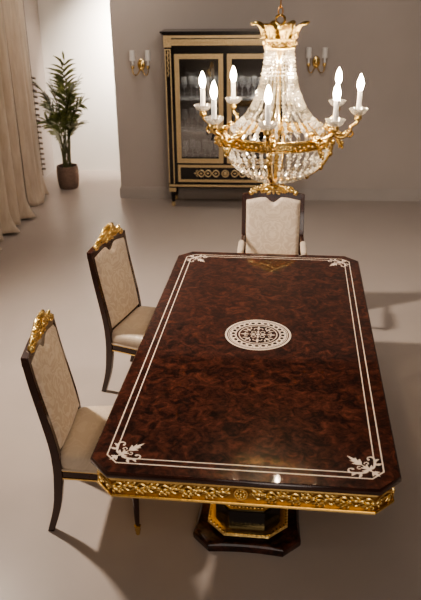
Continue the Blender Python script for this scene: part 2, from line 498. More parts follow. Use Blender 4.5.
for i in range(24):
    a = 2*pi*i/24
    c = (.1425*cos(a), .1425*sin(a)); 
    pl = lambda u, v, a=a, c=c: (c[0]+u*cos(a)-v*sin(a), c[1]+u*sin(a)+v*cos(a))
    mb.prism([pl(.0105*cos(t*pi/4), .0125*sin(t*pi/4)) for t in range(8)], Z+.0008, Z+.0014)
    a2 = a + pi/24
    mb.prism([(r*cos(a2+d), r*sin(a2+d)) for r, d in ((.1265,0),(.131,.020),(.1355,0),(.131,-.020))], Z+.0008, Z+.0014)
    mb.prism([(r*cos(a2+d), r*sin(a2+d)) for r, d in ((.151,0),(.157,.02),(.162,0),(.157,-.02))], Z+.0008, Z+.0014)
tag(mb.obj('medallion_inlay', [CREAM_INLAY, DARK], top, smooth=False), 'round pale filigree medallion at the centre of the top')

# gilt frieze round the edge
def frieze_line(mb, p0, p1, rep, rosette=False):
    p0 = Vector((*p0, 0)); p1 = Vector((*p1, 0)); d = (p1-p0); Ln = d.length; d.normalize()
    n = Vector((d.y, -d.x, 0))                 # outward
    def P(s, z, o): q = p0 + d*s + n*o; return (q.x, q.y, z)
    step = Ln/rep; zc = .683
    half = Ln/2
    nv = rep*10
    seg = []
    for kx in range(nv+1):                       # running vine, mirrored about the middle
        x = Ln*kx/nv; d_ = abs(x-half) if rep > 2 else x
        if rosette and abs(x-half) < .036:
            if len(seg) > 2: mb.tube(seg, .0062, 6)
            seg = []; continue
        seg.append(P(x, zc + .020*sin(2*pi*d_/(step*2)), .004))
    if len(seg) > 2: mb.tube(seg, .0062, 6)
    fr_ = Matrix((d, n, Vector((0,0,1)))).transposed().to_3x3()
    for i in range(rep*2):
        x = (i+.5)*step/2
        if rosette and abs(x-half) < .045: continue
        sg = 1 if x < half else -1
        d_ = abs(x-half) if rep > 2 else x
        up = -1 if sin(2*pi*d_/(step*2)) > 0 else 1
        zz = zc + up*.012
        def lf_(dx, dz, a, L, w_=.0085):
            mb.ball(P(x+sg*dx, zz+up*dz, .006), (L, .006, w_), 8, 5, fr_ @ Matrix.Rotation(-sg*up*a, 3, 'Y'))
        lf_(.004, .006, .55, .017); lf_(-.010, -.008, -.35, .014); lf_(.013, -.010, -.15, .013, .0065)
        lf_(-.006, .017, .9, .011, .006)
        mb.ball(P(x, zz-up*.004, .010), .0065, 7, 4)
    if rosette:
        c = Ln/2
        rot = Matrix((d, n, Vector((0,0,1)))).transposed().to_3x3()
        mb.torus(P(c, zc, .004), .027, .006, 18, 6, rot @ Matrix.Rotation(pi/2, 3, 'X'))
        for kx in range(8):
            a = kx*pi/4; mb.ball(P(c+.016*cos(a), zc+.016*sin(a), .005), .007, 8, 5)
        mb.ball(P(c, zc, .007), .009, 8, 5)
fw, fl, fc = W2-.022, L2-.022, CH-.012
mb = MB()
def band(d0, z0, z1, d1=None):
    d1 = d0 if d1 is None else d1
    mb.loft([[(x,y,z0) for x,y in octo(fw+d0, fl+d0, fc+d0*.586)], [(x,y,z1) for x,y in octo(fw+d1, fl+d1, fc+d1*.586)]])
band(.004, .722, .728); band(.008, .728, .736); band(.002, .716, .722, .004)
band(.002, .638, .643); band(.005, .630, .638)
mb.obj('edge_moulding', GOLD_S, table, smooth=False)
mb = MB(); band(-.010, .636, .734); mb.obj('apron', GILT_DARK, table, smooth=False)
mb = MB(); oc = octo(fw-.009, fl-.009, fc-.005)
reps = [22, 1, 46, 1, 22, 1, 46, 1]
for i in range(8): frieze_line(mb, oc[i], oc[(i+1) % 8], reps[i], i in (0, 4))
mb.obj('carved_frieze', GOLD, table)
# pedestals
def pedestal(yc):
    ped = None
    def conc(hw, hl, c, bow, n=6):
        P = octo(hw, hl, c); out = []
        for i in range(8):
            a, b = P[i], P[(i+1) % 8]; out.append(a)
            if i % 2 == 0:
                dx, dy = b[0]-a[0], b[1]-a[1]; L = sqrt(dx*dx+dy*dy); nx, ny = -dy/L, dx/L
                for kx in range(1, n):
                    t = kx/n; o = bow*sin(pi*t)
                    out.append((a[0]+dx*t+nx*o, a[1]+dy*t+ny*o))
        return [(x, y+yc) for x, y in out]
    mb = MB()
    mb.loft([[(x,y,0) for x,y in conc(.272,.288,.085,.012)], [(x,y,.012) for x,y in conc(.276,.292,.086,.012)],
             [(x,y,.040) for x,y in conc(.276,.292,.086,.012)], [(x,y,.048) for x,y in conc(.268,.284,.084,.012)], [(x,y,.052) for x,y in conc(.262,.278,.082,.012)]])
    ped = mb.obj('pedestal', BURL, table, angle=30)
    def O(hw, hl, c): return [(x, y+yc) for x, y in octo(hw, hl, c)]
    mb = MB()
    mb.loft([[(x,y,z) for x,y in O(hw,hl,c)] for hw,hl,c,z in
             ((.192,.235,.085,.052),(.192,.235,.085,.072),(.165,.208,.075,.080),(.165,.208,.075,.20),(.142,.180,.065,.214),(.142,.180,.065,.40),(.165,.20,.07,.43),(.26,.30,.10,.60),(.30,.34,.11,.64))])
    mb.obj('column', EBONY, ped, smooth=False)
    mb = MB()
    mb.loft([[(x,y,z) for x,y in O(.192+d,.235+d,.085+d*.586)] for d,z in ((.012,.070),(.016,.078),(.010,.090),(-.010,.098),(-.024,.098))])
    P = O(.198,.241,.088)
    def studs(P, z, r, st):
        for i in range(8):
            a, b = P[i], P[(i+1) % 8]; L = sqrt((b[0]-a[0])**2+(b[1]-a[1])**2); n = max(2, int(L/st))
            for kx in range(n):
                t = (kx+.5)/n; mb.ball((a[0]+(b[0]-a[0])*t, a[1]+(b[1]-a[1])*t, z), (r, r, r*.8), 7, 4)
    studs(P, .088, .011, .021)
    mb.loft([[(x,y,z) for x,y in O(.142+d,.180+d,.065+d*.586)] for d,z in ((.020,.205),(.024,.213),(.012,.224),(-.004,.228))])
    studs(O(.155,.193,.07), .220, .007, .017)
    mb.obj('gilt_moulding', GOLD_S, ped, angle=30)
pedestal(-.640); pedestal(.640)

# ------------------------------------------------------------------ chairs
POST = [(-.258,0),(-.205,.166),(-.186,.315),(-.180,.44),(-.192,.56),(-.225,.735),(-.260,.92),(-.274,1.035)]
def xc(z):
    for (x0,z0),(x1,z1) in zip(POST[:-1], POST[1:]):
        if z <= z1:
            t = (z-z0)/(z1-z0); return x0+(x1-x0)*t
    return POST[-1][0] + (z-POST[-1][1])*-.12
def sm(z):      # softened profile
    return (xc(z-.05) + xc(z) + xc(z+.05))/3 if .06 < z < .98 else xc(z)
def ztop_uph(t):
    a = abs(t)
    base = 1.002 + .024*min(1, max(0, (1-a)/.55))
    notch = 1.0*.044*(.5+.5*cos(pi*min(1, a/.33))) if a < .33 else 0
    return base - notch
def ztop_wood(t):
    a = abs(t)
    return 1.045 + .026*min(1, max(0, (1-a)/.6))

def make_chair(name, label, arm=False):
    HW = .255 if arm else .245
    root = thing(name, label, 'armchair' if arm else 'chair')
    yi = HW - .020
    # rear legs
    for s in (-1, 1):
        mb = MB(); rings = []
        for kz in range(10):
            z = .47*kz/9; x = sm(z); hx = .017 + .006*min(1, z/.3); hy = .015 + .004*min(1, z/.3)
            y = s*(yi - .0)
            rings.append([(x-hx, y-hy, z), (x+hx, y-hy, z), (x+hx, y+hy, z), (x-hx, y+hy, z)])
        mb.loft(rings); mb.obj('leg', DARK, root, bevel=.004, angle=50)
    # front legs: tapered, gilt foot
    for s in (-1, 1):
        y = s*(HW-.005); x = .205
        mb = MB()
        mb.lathe([(.011,.055),(.013,.09),(.019,.28),(.021,.31)], (x, y, 0), 12)
        mb.box((x, y, .335), (.046, .046, .06))
        lg = mb.obj('leg', DARK, root)
        mb = MB(); mb.lathe([(.009,0),(.012,.006),(.012,.02),(.016,.03),(.015,.045),(.0175,.052),(.0175,.060),(.012,.064)], (x, y, 0), 12)
        tag(mb.obj('foot_cap', GOLD_S, lg), 'gilt foot cap')
    # seat rail
    def seat_poly(d=0, n=6):
        xr, xf = -.182, .235
        wr, wf = HW-.012+d, HW+.018+d
        P = [(xr, -wr), (xf-.03, -wf)]
        P += [(xf+d+.020*(1-(kx/n*2-1)**2), -wf+.02+(2*wf-.04)*kx/n) for kx in range(n+1)]
        P += [(xf-.03, wf), (xr, wr)]
        return P
    mb = MB(); mb.prism(seat_poly(0), .352, .400); rail = mb.obj('seat_rail', DARK, root, bevel=.003)
    mb = MB(); mb.prism(seat_poly(.004), .345, .354); mb.prism(seat_poly(.004), .394, .403)
    tag(mb.obj('gilt_trim', GOLD_S, rail, smooth=False), 'thin gilt lines on the seat rail')
    # seat cushion
    mb = MB(); rings = []; P0 = []
    base = seat_poly(.004); nb = len(base)
    for i in range(nb):
        a, b = base[i], base[(i+1) % nb]; L = sqrt((b[0]-a[0])**2+(b[1]-a[1])**2); q = max(1, int(L/.03))
        for t in range(q): P0.append((a[0]+(b[0]-a[0])*t/q, a[1]+(b[1]-a[1])*t/q))
    for kk in range(3):       # soften the corners
        P0 = [((P0[i-1][0]+2*P0[i][0]+P0[(i+1) % len(P0)][0])/4, (P0[i-1][1]+2*P0[i][1]+P0[(i+1) % len(P0)][1])/4) for i in range(len(P0))]
    cx = .03
    for k_, z in ((.985,.400),(1.0,.408),(1.012,.425),(1.012,.445),(1.0,.462),(.975,.474),(.93,.483),(.85,.491),(.72,.498),(.55,.503),(.35,.506),(.15,.507)):
        rings.append([((x-cx)*k_+cx, y*k_, z) for x, y in P0])
    mb.loft(rings); seat = mb.obj('seat', SATIN, root, angle=80)
    mb = MB(); 
    mb.tube([(x, y, .404) for x, y in seat_poly(.003)], .005, 6); mb.obj('piping', SATIN, seat)
    # back frame: posts, top rail, lower rail
    mb = MB()
    for s in (-1, 1):
        rings = []
        for kz in range(12):
            z = .45 + (1.045-.45)*kz/11; x = sm(z); hx = .022 - .004*kz/11; hy = .019 - .003*kz/11; y = s*yi
            rings.append([(x-hx, y-hy, z), (x+hx, y-hy, z), (x+hx, y+hy, z), (x-hx, y+hy, z)])
        mb.loft(rings)
    rings = []
    NT = 33
    for i in range(NT):
        t = -1 + 2*i/(NT-1); y = t*(HW-.004); zt = ztop_wood(t); zb = ztop_uph(t*1.08 if abs(t*1.08) < 1 else t) - .006
        x = sm(1.03)
        rings.append([(x-.017, y, zb), (x+.020, y, zb), (x+.018, y, zt), (x-.019, y, zt)])
    mb.loft(rings)
    mb.span((sm(.5)-.018, -yi, .47), (sm(.5)+.016, yi, .515))
    fr = mb.obj('back_frame', DARK, root, bevel=.003, angle=45)
    # upholstered backrest, padded, with notch under the crest
    mb = MB(); wy_ = yi - .012
    def front(u, v, dx=1):
        t = -1+2*u; zt = ztop_uph(t); z0 = .495
        z = z0 + (zt-z0)*v
        ed = min(1, (1-abs(t))/.16, v/.05, (1-v)/.06)
        pad = sin(max(0, ed)*pi/2)
        return (sm(min(z, 1.03)) + (.012 + .020*pad + .006*(1-t*t) if dx > 0 else -.018 - .004*pad), t*wy_, z)
    mb.grid(lambda u, v: front(u, v, 1), 41, 30)
    mb.grid(lambda u, v: front(u, v, -1), 41, 30)
    for u in (0, 1):
        mb.grid(lambda a, v, u=u: [(1-a)*p+a*q for p, q in zip(front(u, v, -1), front(u, v, 1))], 3, 30)
    mb.grid(lambda u, a: [(1-a)*p+a*q for p, q in zip(front(u, 1, -1), front(u, 1, 1))], 41, 3)
    mb.obj('backrest', DAMASK, root, angle=60)
    # carved gilt crest
    mb = MB(); X = sm(1.03)+.004
    rnd = random.Random(3)
    for s in (-1, 1):
        path = [(.66,1.068),(.58,1.082),(.48,1.092),(.38,1.100),(.28,1.110),(.19,1.121),(.10,1.128)]
        pts = [(X+.010, s*t*HW, z) for t, z in path]
        mb.tube(pts, [.013,.015,.016,.017,.018,.019,.020], 8)
        for kx, (t, z) in enumerate(path):
            for m_ in range(3):
                ang = rnd.uniform(-.9, .9) + s*.5
                mb.ball((X+.012+rnd.uniform(-.004,.012), s*(t+rnd.uniform(-.03,.03))*HW, z+rnd.uniform(-.018,.018)),
                        (.010, .021, .010), 8, 5, Euler((s*rnd.uniform(-.2,1.0), rnd.uniform(-.5,.5), rnd.uniform(-.6,.6))).to_matrix())
        # rolled end
        c = (X+.012, s*.70*HW, 1.060)
        mb.ball(c, (.020,.022,.022), 12, 8)
        mb.torus(c, .018, .006, 14, 6, Matrix.Rotation(pi/2, 3, 'Y'))
        # leaves hanging in the notch beside the centre
        for (t, z, r) in ((.20,1.085,.5),(.14,1.062,.9),(.27,1.080,.3),(.09,1.105,.2),(.36,1.078,.1)):
            mb.ball((X+.018, s*t*HW, z), (.010,.013,.024), 8, 6, Euler((s*r, 0, 0)).to_matrix())
        # open loop beside the cartouche
        mb.torus((X+.010, s*.115*HW, 1.120), .024, .008, 16, 7, Matrix.Rotation(pi/2, 3, 'Y'))
        mb.tube([(X+.012, s*.10*HW, 1.14), (X+.016, s*.22*HW, 1.148), (X+.012, s*.32*HW, 1.128)], [.010, .012, .006], 7)
    # centre palmette
    for kx in range(7):
        a = (kx-3)*.42
        mb.ball((X+.018, .030*sin(a)*1.3, 1.118+.030*cos(a)), (.010,.010,.024), 8, 6, Euler((-a, 0, 0)).to_matrix())
    mb.ball((X+.024, 0, 1.100), (.014,.018,.020), 10, 7)
    mb.ball((X+.020, 0, 1.070), (.010,.012,.022), 8, 6)
    tag(mb.obj('carved_crest', GOLD, fr, angle=60), 'gilt carved leaf crest')
    if arm:
        for s in (-1, 1):
            yy = s*(HW-.008)
            mb = MB()
            mb.tube([(.12, s*(HW-.002), .38), (.10, s*(HW-.004), .47), (.115, yy, .56), (.15, yy, .625), (.16, yy, .655)], [.020,.016,.015,.018,.020], 10)
            mb.tube([(.165, yy, .655), (.10, yy, .662), (0, yy, .672), (-.10, s*(HW-.012), .690), (-.215, s*(HW-.018), .715)], [.020,.018,.017,.017,.016], 10)
            ar = mb.obj('armrest', DARK, root)
            mb = MB()
            mb.tube([(.150, yy, .682), (.140, yy, .688), (.05, yy, .694), (-.06, s*(HW-.010), .705), (-.085, s*(HW-.011), .706)], [.014,.024,.027,.024,.012], 12, flat=.8)
            tag(mb.obj('arm_pad', SATIN, ar), 'cream padded arm pad')
    return root

chair = make_chair('dining_chair', 'ivory damask side chair with gilt crest nearest the camera, at table left corner')
chair.location = (-.79, -.618, 0); chair.rotation_euler.z = radians(3.7); chair['group'] = 'side chairs along the left of the table'
ch2 = copy_tree(chair)
ch2.location = (-.797, .677, 0); ch2.rotation_euler.z = radians(-13.7)
ch2['label'] = 'ivory damask side chair with gilt crest turned slightly, farther along the table left side'
ac = make_chair('dining_armchair', 'ivory damask armchair facing the camera at the far head of the table', True)
ac.location = (.022, 1.668, 0); ac.rotation_euler.z = radians(-88.3)

# ------------------------------------------------------------------ chandelier
CX, CY = .078, .05
chn = thing('chandelier', 'gilt basket chandelier hung with crystal strands and eight lit candle bulbs', 'chandelier', (CX, CY, 0))
# ceiling canopy and chain
mb = MB(); mb.lathe([(.012,H-.09),(.03,H-.075),(.055,H-.03),(.065,H-.004),(.065,H)], (0,0,0), 24); mb.obj('ceiling_canopy', GOLD_S, chn)
mb = MB(); z = 2.50; kx = 0
while z < H-.08:
    mb.torus((0,0,z), .011, .0038, 12, 6, Matrix.Rotation(kx*pi/2, 3, 'Z') @ Matrix.Rotation(pi/2, 3, 'X') , sx=1.0, sy=2.0)
    z += .037; kx += 1
mb.obj('chain', WICK, chn)
mb = MB(); mb.torus((0,0,2.462), .022, .006, 16, 8, Matrix.Rotation(pi/2, 3, 'X')); mb.lathe([(.012,2.40),(.016,2.42),(.010,2.43),(.008,2.442)], (0,0,0), 12)
mb.obj('hook', GOLD_S, chn)
# crown of leaves
mb = MB()
mb.lathe([(.070,2.328),(.078,2.332),(.080,2.338),(.076,2.346),(.076,2.366),(.081,2.372),(.081,2.380),(.074,2.384),(.066,2.38),(.066,2.33)], (0,0,0), 40)
for i in range(40):
    a = 2*pi*i/40
    mb.ball((.079*cos(a), .079*sin(a), 2.356 + (.004 if i % 2 else -.004)), .0065, 7, 4)
mb.obj('crown_band', GOLD, chn)
for i in range(8):
    a = 2*pi*(i+.5)/8 - radians(6)
    mb = MB()
    def lf(u, v, a=a):
        t = -1+2*u
        r = .076 + .014*v + .050*v**3
        z = 2.378 + .094*v - (.022*max(0, v-.72)/.28*max(0, v-.72)/.28) - .012*t*t*v
        wd = (.017 + .013*sin(pi*min(1, v*1.05)))*(1 if v < .78 else max(.30, 1-((v-.78)/.22)**2))
        wd *= 1 + .12*sin(v*26)
        r += .010*(1-t*t)*(1-.3*v) + .004*cos(t*9)
        y = t*wd
        return (r*cos(a)-y*sin(a), r*sin(a)+y*cos(a), z)
    mb.grid(lf, 11, 16)
    o = mb.obj('crown_leaf', GOLD, chn, angle=80)
    sd = o.modifiers.new('thick', 'SOLIDIFY'); sd.thickness = .0035
# central stem
mb = MB(); mb.lathe([(.004,1.66),(.012,1.668),(.012,1.90),(.022,1.92),(.026,1.94),(.014,1.97),(.011,2.05),(.011,2.30),(.030,2.33),(.06,2.336),(.06,2.342)], (0,0,0), 16)
mb.obj('stem', GOLD_S, chn)
def interp(prof, s):
    L = [0]
    for a, b in zip(prof[:-1], prof[1:]): L.append(L[-1]+sqrt((a[0]-b[0])**2+(a[1]-b[1])**2))
    d = s*L[-1]
    for i in range(len(prof)-1):
        if d <= L[i+1] + 1e-9:
            t = (d-L[i])/(L[i+1]-L[i]); return (prof[i][0]+(prof[i+1][0]-prof[i][0])*t, prof[i][1]+(prof[i+1][1]-prof[i][1])*t)
    return prof[-1]
def smoothprof(p, n=30):
    out = []
    P = [p[0]] + list(p) + [p[-1]]
    for i in range(1, len(P)-2):
        for k in range(n):
            t = k/n
            q = []
            for c in (0, 1):
                a, b, cc, d = P[i-1][c], P[i][c], P[i+1][c], P[i+2][c]
                q.append(.5*((2*b)+(-a+cc)*t+(2*a-5*b+4*cc-d)*t*t+(-a+3*b-3*cc+d)*t**3))
            out.append(tuple(q))
    out.append(p[-1]); return out
UP = smoothprof([(.070,2.332),(.074,2.27),(.088,2.18),(.118,2.088),(.175,1.995),(.258,1.925)])
LO = smoothprof([(.268,1.878),(.263,1.835),(.238,1.778),(.190,1.727),(.120,1.688),(.035,1.668)])
nU = 28
for i in range(nU):
    a = 2*pi*i/nU; mb = MB(); nb = 25
    for j in range(nb):
        r, z = interp(UP, (j+.5)/nb); sz = (.0070 + .0042*(j/nb))*(.8+.4*((j*7+i*3) % 5)/4)
        mb.bead((r*cos(a), r*sin(a), z), sz, sz*1.25, 6, j*.7+i)
    mb.obj('crystal_strand', CRYSTAL, chn, smooth=False)
nL = 36
for i in range(nL):
    a = 2*pi*(i+.5)/nL; mb = MB(); nb = 16
    for j in range(nb):
        r, z = interp(LO, (j+.5)/nb); sz = (.0112 - .0045*(j/nb))*(1 if (i % 2 == 0 or j < 13) else .6)
        mb.bead((r*cos(a), r*sin(a), z), sz, sz*1.2, 6, j*.6+i)
    mb.obj('crystal_strand', CRYSTAL, chn, smooth=False)
# gilt ring
mb = MB()
mb.lathe([(.262,1.874),(.272,1.872),(.280,1.876),(.280,1.882),(.274,1.885),(.274,1.910),(.281,1.914),(.282,1.921),(.275,1.926),(.262,1.925),(.262,1.874)], (0,0,0), 72, cap=False)
for i in range(72):
    a = 2*pi*i/72; mb.ball((.276*cos(a), .276*sin(a), 1.8975+(.003 if i % 2 else -.003)), (.008,.008,.010), 6, 4)
mb.obj('ring_band', GOLD, chn)
# ribs and boss of the basket
for deg in (-96, -6, 84, 174):
    a = radians(deg); mb = MB()
    P = [interp(LO, t/12) for t in range(13)]
    mb.tube([((r+.010)*cos(a), (r+.010)*sin(a), z) for r, z in P], [.011,.014,.012,.010,.011,.010,.010,.010,.009,.009,.010,.012,.012], 8)
    for t in (0, 2, 5, 8): mb.ball(((P[t][0]+.016)*cos(a), (P[t][0]+.016)*sin(a), P[t][1]), (.014,.014,.017), 8, 6)
    mb.obj('basket_rib', GOLD, chn)
mb = MB(); mb.lathe([(.004,1.618),(.014,1.622),(.016,1.634),(.009,1.643),(.024,1.650),(.042,1.660),(.046,1.668),(.038,1.678),(.012,1.682)], (0,0,0), 24)
for i in range(8):
    a = 2*pi*i/8; mb.ball((.040*cos(a), .040*sin(a), 1.660), (.012,.012,.009), 8, 5)
mb.obj('boss', GOLD, chn)
# arms with candles
for kx, deg in enumerate((-95, -47, 1, 40, 82, 129, 168, -137)):
    a = radians(deg); ca, sa = cos(a), sin(a)
    def A(r, z, o=0.0): return (r*ca - o*sa, r*sa + o*ca, z)
    mb = MB()
    pr = smoothprof([(.225,1.945),(.262,1.935),(.300,1.905),(.335,1.900),(.365,1.928),(.375,1.955),(.398,1.970),(.405,1.992)], 5)
    n = len(pr)
    mb.tube([A(r, z) for r, z in pr], [.0135 - .0055*i/(n-1) for i in range(n)], 8)
    for (r, z, rr) in ((.25,1.945,.020),(.285,1.925,.017),(.315,1.905,.014),(.362,1.928,.012),(.380,1.958,.010)):
        mb.ball(A(r, z+.004), (rr, rr*.9, rr*.75), 8, 6)
    for s in (-1, 1):
        mb.tube([A(.255,1.94,s*.012), A(.30,1.925,s*.026), A(.335,1.915,s*.018), A(.345,1.93,s*.008)], [.006,.008,.006,.003], 6)
    mb.tube([A(.345,1.905), A(.372,1.900), A(.385,1.915), A(.378,1.93)], [.006,.006,.006,.007], 6)
    # acanthus drop under the arm
    mb.tube([A(.300,1.905), A(.312,1.880), A(.326,1.862), A(.318,1.842)], [.008,.011,.012,.003], 7)
    mb.ball(A(.333,1.868), (.010,.010,.013), 7, 5); mb.ball(A(.335,1.848), (.008,.008,.010), 7, 5)
    mb.lathe([(.008,2.004),(.017,2.010),(.020,2.020),(.016,2.028),(.018,2.036)], (.405*ca, .405*sa, -.022), 14)
    arm_o = mb.obj('arm', GOLD, chn, angle=60)
    mb = MB(); c = (.405*ca, .405*sa, -.022)
    mb.lathe([(.010,2.034),(.022,2.035),(.034,2.043),(.044,2.060),(.046,2.066),(.042,2.062),(.031,2.048),(.020,2.041),(.010,2.040)], c, 24, cap=False, wob=lambda an, z: 1+.05*cos(12*an))
    mb.obj('drip_pan', PANGLASS, arm_o, angle=30)
    mb = MB(); mb.lathe([(.0125,2.034),(.0125,2.150),(.010,2.154)], c, 14); mb.obj('candle', WAX, arm_o)
    mb = MB(); mb.lathe([(.008,2.153),(.012,2.160),(.0165,2.176),(.0165,2.190),(.012,2.208),(.006,2.224),(.001,2.234)], c, 14); mb.obj('bulb', BULB, arm_o)

# ------------------------------------------------------------------ display cabinet
cabx = -.68
cab = thing('display_cabinet', 'black lacquer display cabinet with gilt mouldings and two glazed doors against the back wall', 'cabinet', (cabx, wall_y(cabx)-.004, 0), WANG)
D = .36; HWc = .695; F = -D                      # front plane local y
mb = MB()
mb.span((-HWc+.03, F+.03, .245), (HWc-.03, 0, .315))        # bottom box
mb.span((-HWc+.03, F+.03, .245), (-HWc+.06, 0, 1.90)); mb.span((HWc-.06, F+.03, .245), (HWc-.03, 0, 1.90))
mb.span((-HWc+.03, F+.03, 1.85), (HWc-.03, 0, 1.90))
mb.span((-HWc+.03, F+.012, .30), (HWc-.03, F+.03, .555))
mb.span((-HWc+.03, F+.03, .52), (HWc-.03, -.02, .55))       # floor of the glazed part
mb.span((-.022, F+.010, .55), (.022, F+.03, 1.85))          # centre stile
mb.span((-HWc+.03, F+.012, .55), (-.592, F+.03, 1.90)); mb.span((.592, F+.012, .55), (HWc-.03, F+.03, 1.90))
mb.span((-HWc+.03, F+.012, 1.835), (HWc-.03, F+.03, 1.92))
body = mb.obj('body', EBONY, cab, smooth=False)
mb = MB(); mb.span((-HWc+.06, -.02, .55), (HWc-.06, -.008, 1.85)); mb.obj('mirror_back', MIRROR, body, smooth=False)
# pilasters
for s in (-1, 1):
    mb = MB(); x = s*(HWc-.030)
    mb.span((x-.036, F-.004, .30), (x+.036, F+.06, 1.90)); p = mb.obj('pilaster', EBONY, cab, smooth=False)
    mb = MB()
    for xx in (x-.030, x+.030): mb.span((xx-.007, F-.010, .30), (xx+.007, F-.003, 1.885))
    mb.span((x-.034, F-.010, 1.872), (x+.034, F-.003, 1.888))
    mb.span((x-.044, F-.016, 1.905), (x+.044, F+.05, 2.035))
    for i in range(10):
        z = 1.845 - i*.028; mb.ball((x+.004*(-1)**i, F-.008, z), (.013-.0007*i, .006, .017), 8, 5)
    mb.torus((x, F-.017, 1.968), .017, .006, 14, 6, Matrix.Rotation(pi/2, 3, 'X'))
    mb.obj('pilaster_mount', BRASS, p)
# frieze and cornice
mb = MB(); mb.span((-HWc+.02, F-.002, 1.90), (HWc-.02, 0, 2.04)); fz = mb.obj('frieze', EBONY, cab, smooth=False)
mb = MB()
mb.span((-HWc+.02, F-.012, 1.925), (HWc-.02, F, 1.992)); mb.span((-HWc-.01, F-.026, 2.006), (HWc+.01, -.0, 2.034))
n = 44
for i in range(n):
    x = -HWc+.08 + (2*HWc-.16)*i/(n-1)
    if abs(x) < .05: continue
    mb.tube([(x-.010, F-.012, 1.935), (x, F-.018, 1.958), (x+.010*(1 if x > 0 else -1), F-.012, 1.982)], [.004,.007,.003], 6)
mb.torus((0, F-.014, 1.958), .026, .007, 18, 6, Matrix.Rotation(pi/2, 3, 'X')); mb.ball((0, F-.014, 1.958), .012, 8, 6)
mb.obj('frieze_mount', BRASS, fz)
mb = MB()
for dd, z0, z1 in ((.012,2.034,2.046),(.030,2.046,2.062),(.048,2.062,2.080)):
    mb.span((-HWc-dd, F-.014-dd, z0), (HWc+dd, 0, z1))
mb.obj('cornice', EBONY, cab, smooth=False, bevel=.003)
# doors
def door(x0, x1, z0, z1):
    mb = MB(); fw_ = .026
    for a, b in (((x0,z0),(x1,z0+.07)),((x0,z1-.05),(x1,z1)),((x0,z0),(x0+.055,z1)),((x1-.055,z0),(x1,z1))):
        mb.span((a[0], F-.002, a[1]), (b[0], F+.022, b[1]))
    d = mb.obj('door', EBONY, cab, smooth=False)
    mb = MB()
    def frame(x0, x1, z0, z1, w_, y):
        for a, b in (((x0,z0),(x1,z0+w_)),((x0,z1-w_),(x1,z1)),((x0,z0+w_),(x0+w_,z1-w_)),((x1-w_,z0+w_),(x1,z1-w_))):
            mb.span((a[0], y, a[1]), (b[0], F, b[1]))
    frame(x0, x1, z0, z1, .016, F-.014); frame(x0+.012, x1-.012, z0+.012, z1-.012, .034, F-.008); frame(x0+.042, x1-.042, z0+.042, z1-.042, .012, F-.014)
    m_ = int((z1-z0)/.03)
    for i in range(m_):
        z = z0+.03+(z1-z0-.06)*i/(m_-1)
        for xx in (x0+.029, x1-.029): mb.ball((xx, F-.009, z), (.009,.005,.012), 6, 4)
    m_ = int((x1-x0)/.03)
    for i in range(m_):
        x = x0+.03+(x1-x0-.06)*i/(m_-1)
        for zz in (z0+.029, z1-.029): mb.ball((x, F-.009, zz), (.012,.005,.009), 6, 4)
    mb.obj('door_frame', BRASS, d, angle=30)
    mb = MB(); mb.span((x0+.05, F+.006, z0+.05), (x1-.05, F+.010, z1-.05)); mb.obj('pane', PANE, d, smooth=False)
    kx = x1-.008 if x0 < 0 else x0+.008
    mb = MB(); mb.ball((kx, F-.020, 1.16), (.010,.012,.010), 8, 6); mb.span((kx-.006, F-.012, 1.13), (kx+.006, F-.001, 1.19)); mb.obj('escutcheon', BRASS, d)
door(-.590, -.022, .560, 1.832); door(.022, .590, .560, 1.832)
# drawer
mb = MB(); mb.span((-.590, F-.002, .318), (.590, F+.02, .540)); dr = mb.obj('drawer', EBONY, cab, smooth=False)
mb = MB()
for (x0,x1,z0,z1,w_,y) in ((-.585,.585,.322,.537,.030,F-.008),(-.585,.585,.322,.537,.009,F-.013),(-.560,.560,.347,.512,.007,F-.013)):
    for a, b in (((x0,z0),(x1,z0+w_)),((x0,z1-w_),(x1,z1)),((x0,z0+w_),(x0+w_,z1-w_)),((x1-w_,z0+w_),(x1,z1-w_))):
        mb.span((a[0], y, a[1]), (b[0], F-.001, b[1]))
mb.obj('drawer_frame', BRASS, dr, smooth=False)
mb = MB(); zc = .430
mb.torus((0, F-.006, zc), .040, .009, 20, 6, Matrix.Rotation(pi/2, 3, 'X')); mb.ball((0, F-.006, zc), (.026,.008,.026), 12, 6)
for s in (-1, 1):
    for q, cx in enumerate((.118, .215, .300)):
        for t in (-1, 1):
            pts = [(s*(cx-.045), F-.006, zc), (s*(cx-.022), F-.008, zc+t*.034), (s*(cx+.012), F-.008, zc+t*.036), (s*(cx+.046), F-.006, zc)]
            pts = [(a, F-.006, b) for a, b in smoothprof([(p[0], p[2]) for p in pts], 4)]
            mb.tube(pts, .0085, 6)
        mb.ball((s*cx, F-.006, zc), (.018,.006,.012), 8, 5)
    for t in (-1, 1):
        mb.tube([(s*.335, F-.006, zc), (s*.360, F-.008, zc+t*.030), (s*.335, F-.006, zc+t*.042)], [.006,.009,.004], 6)
    mb.ball((s*.372, F-.006, zc), (.020,.006,.010), 8, 5)
mb.obj('drawer_ornament', BRASS, dr)
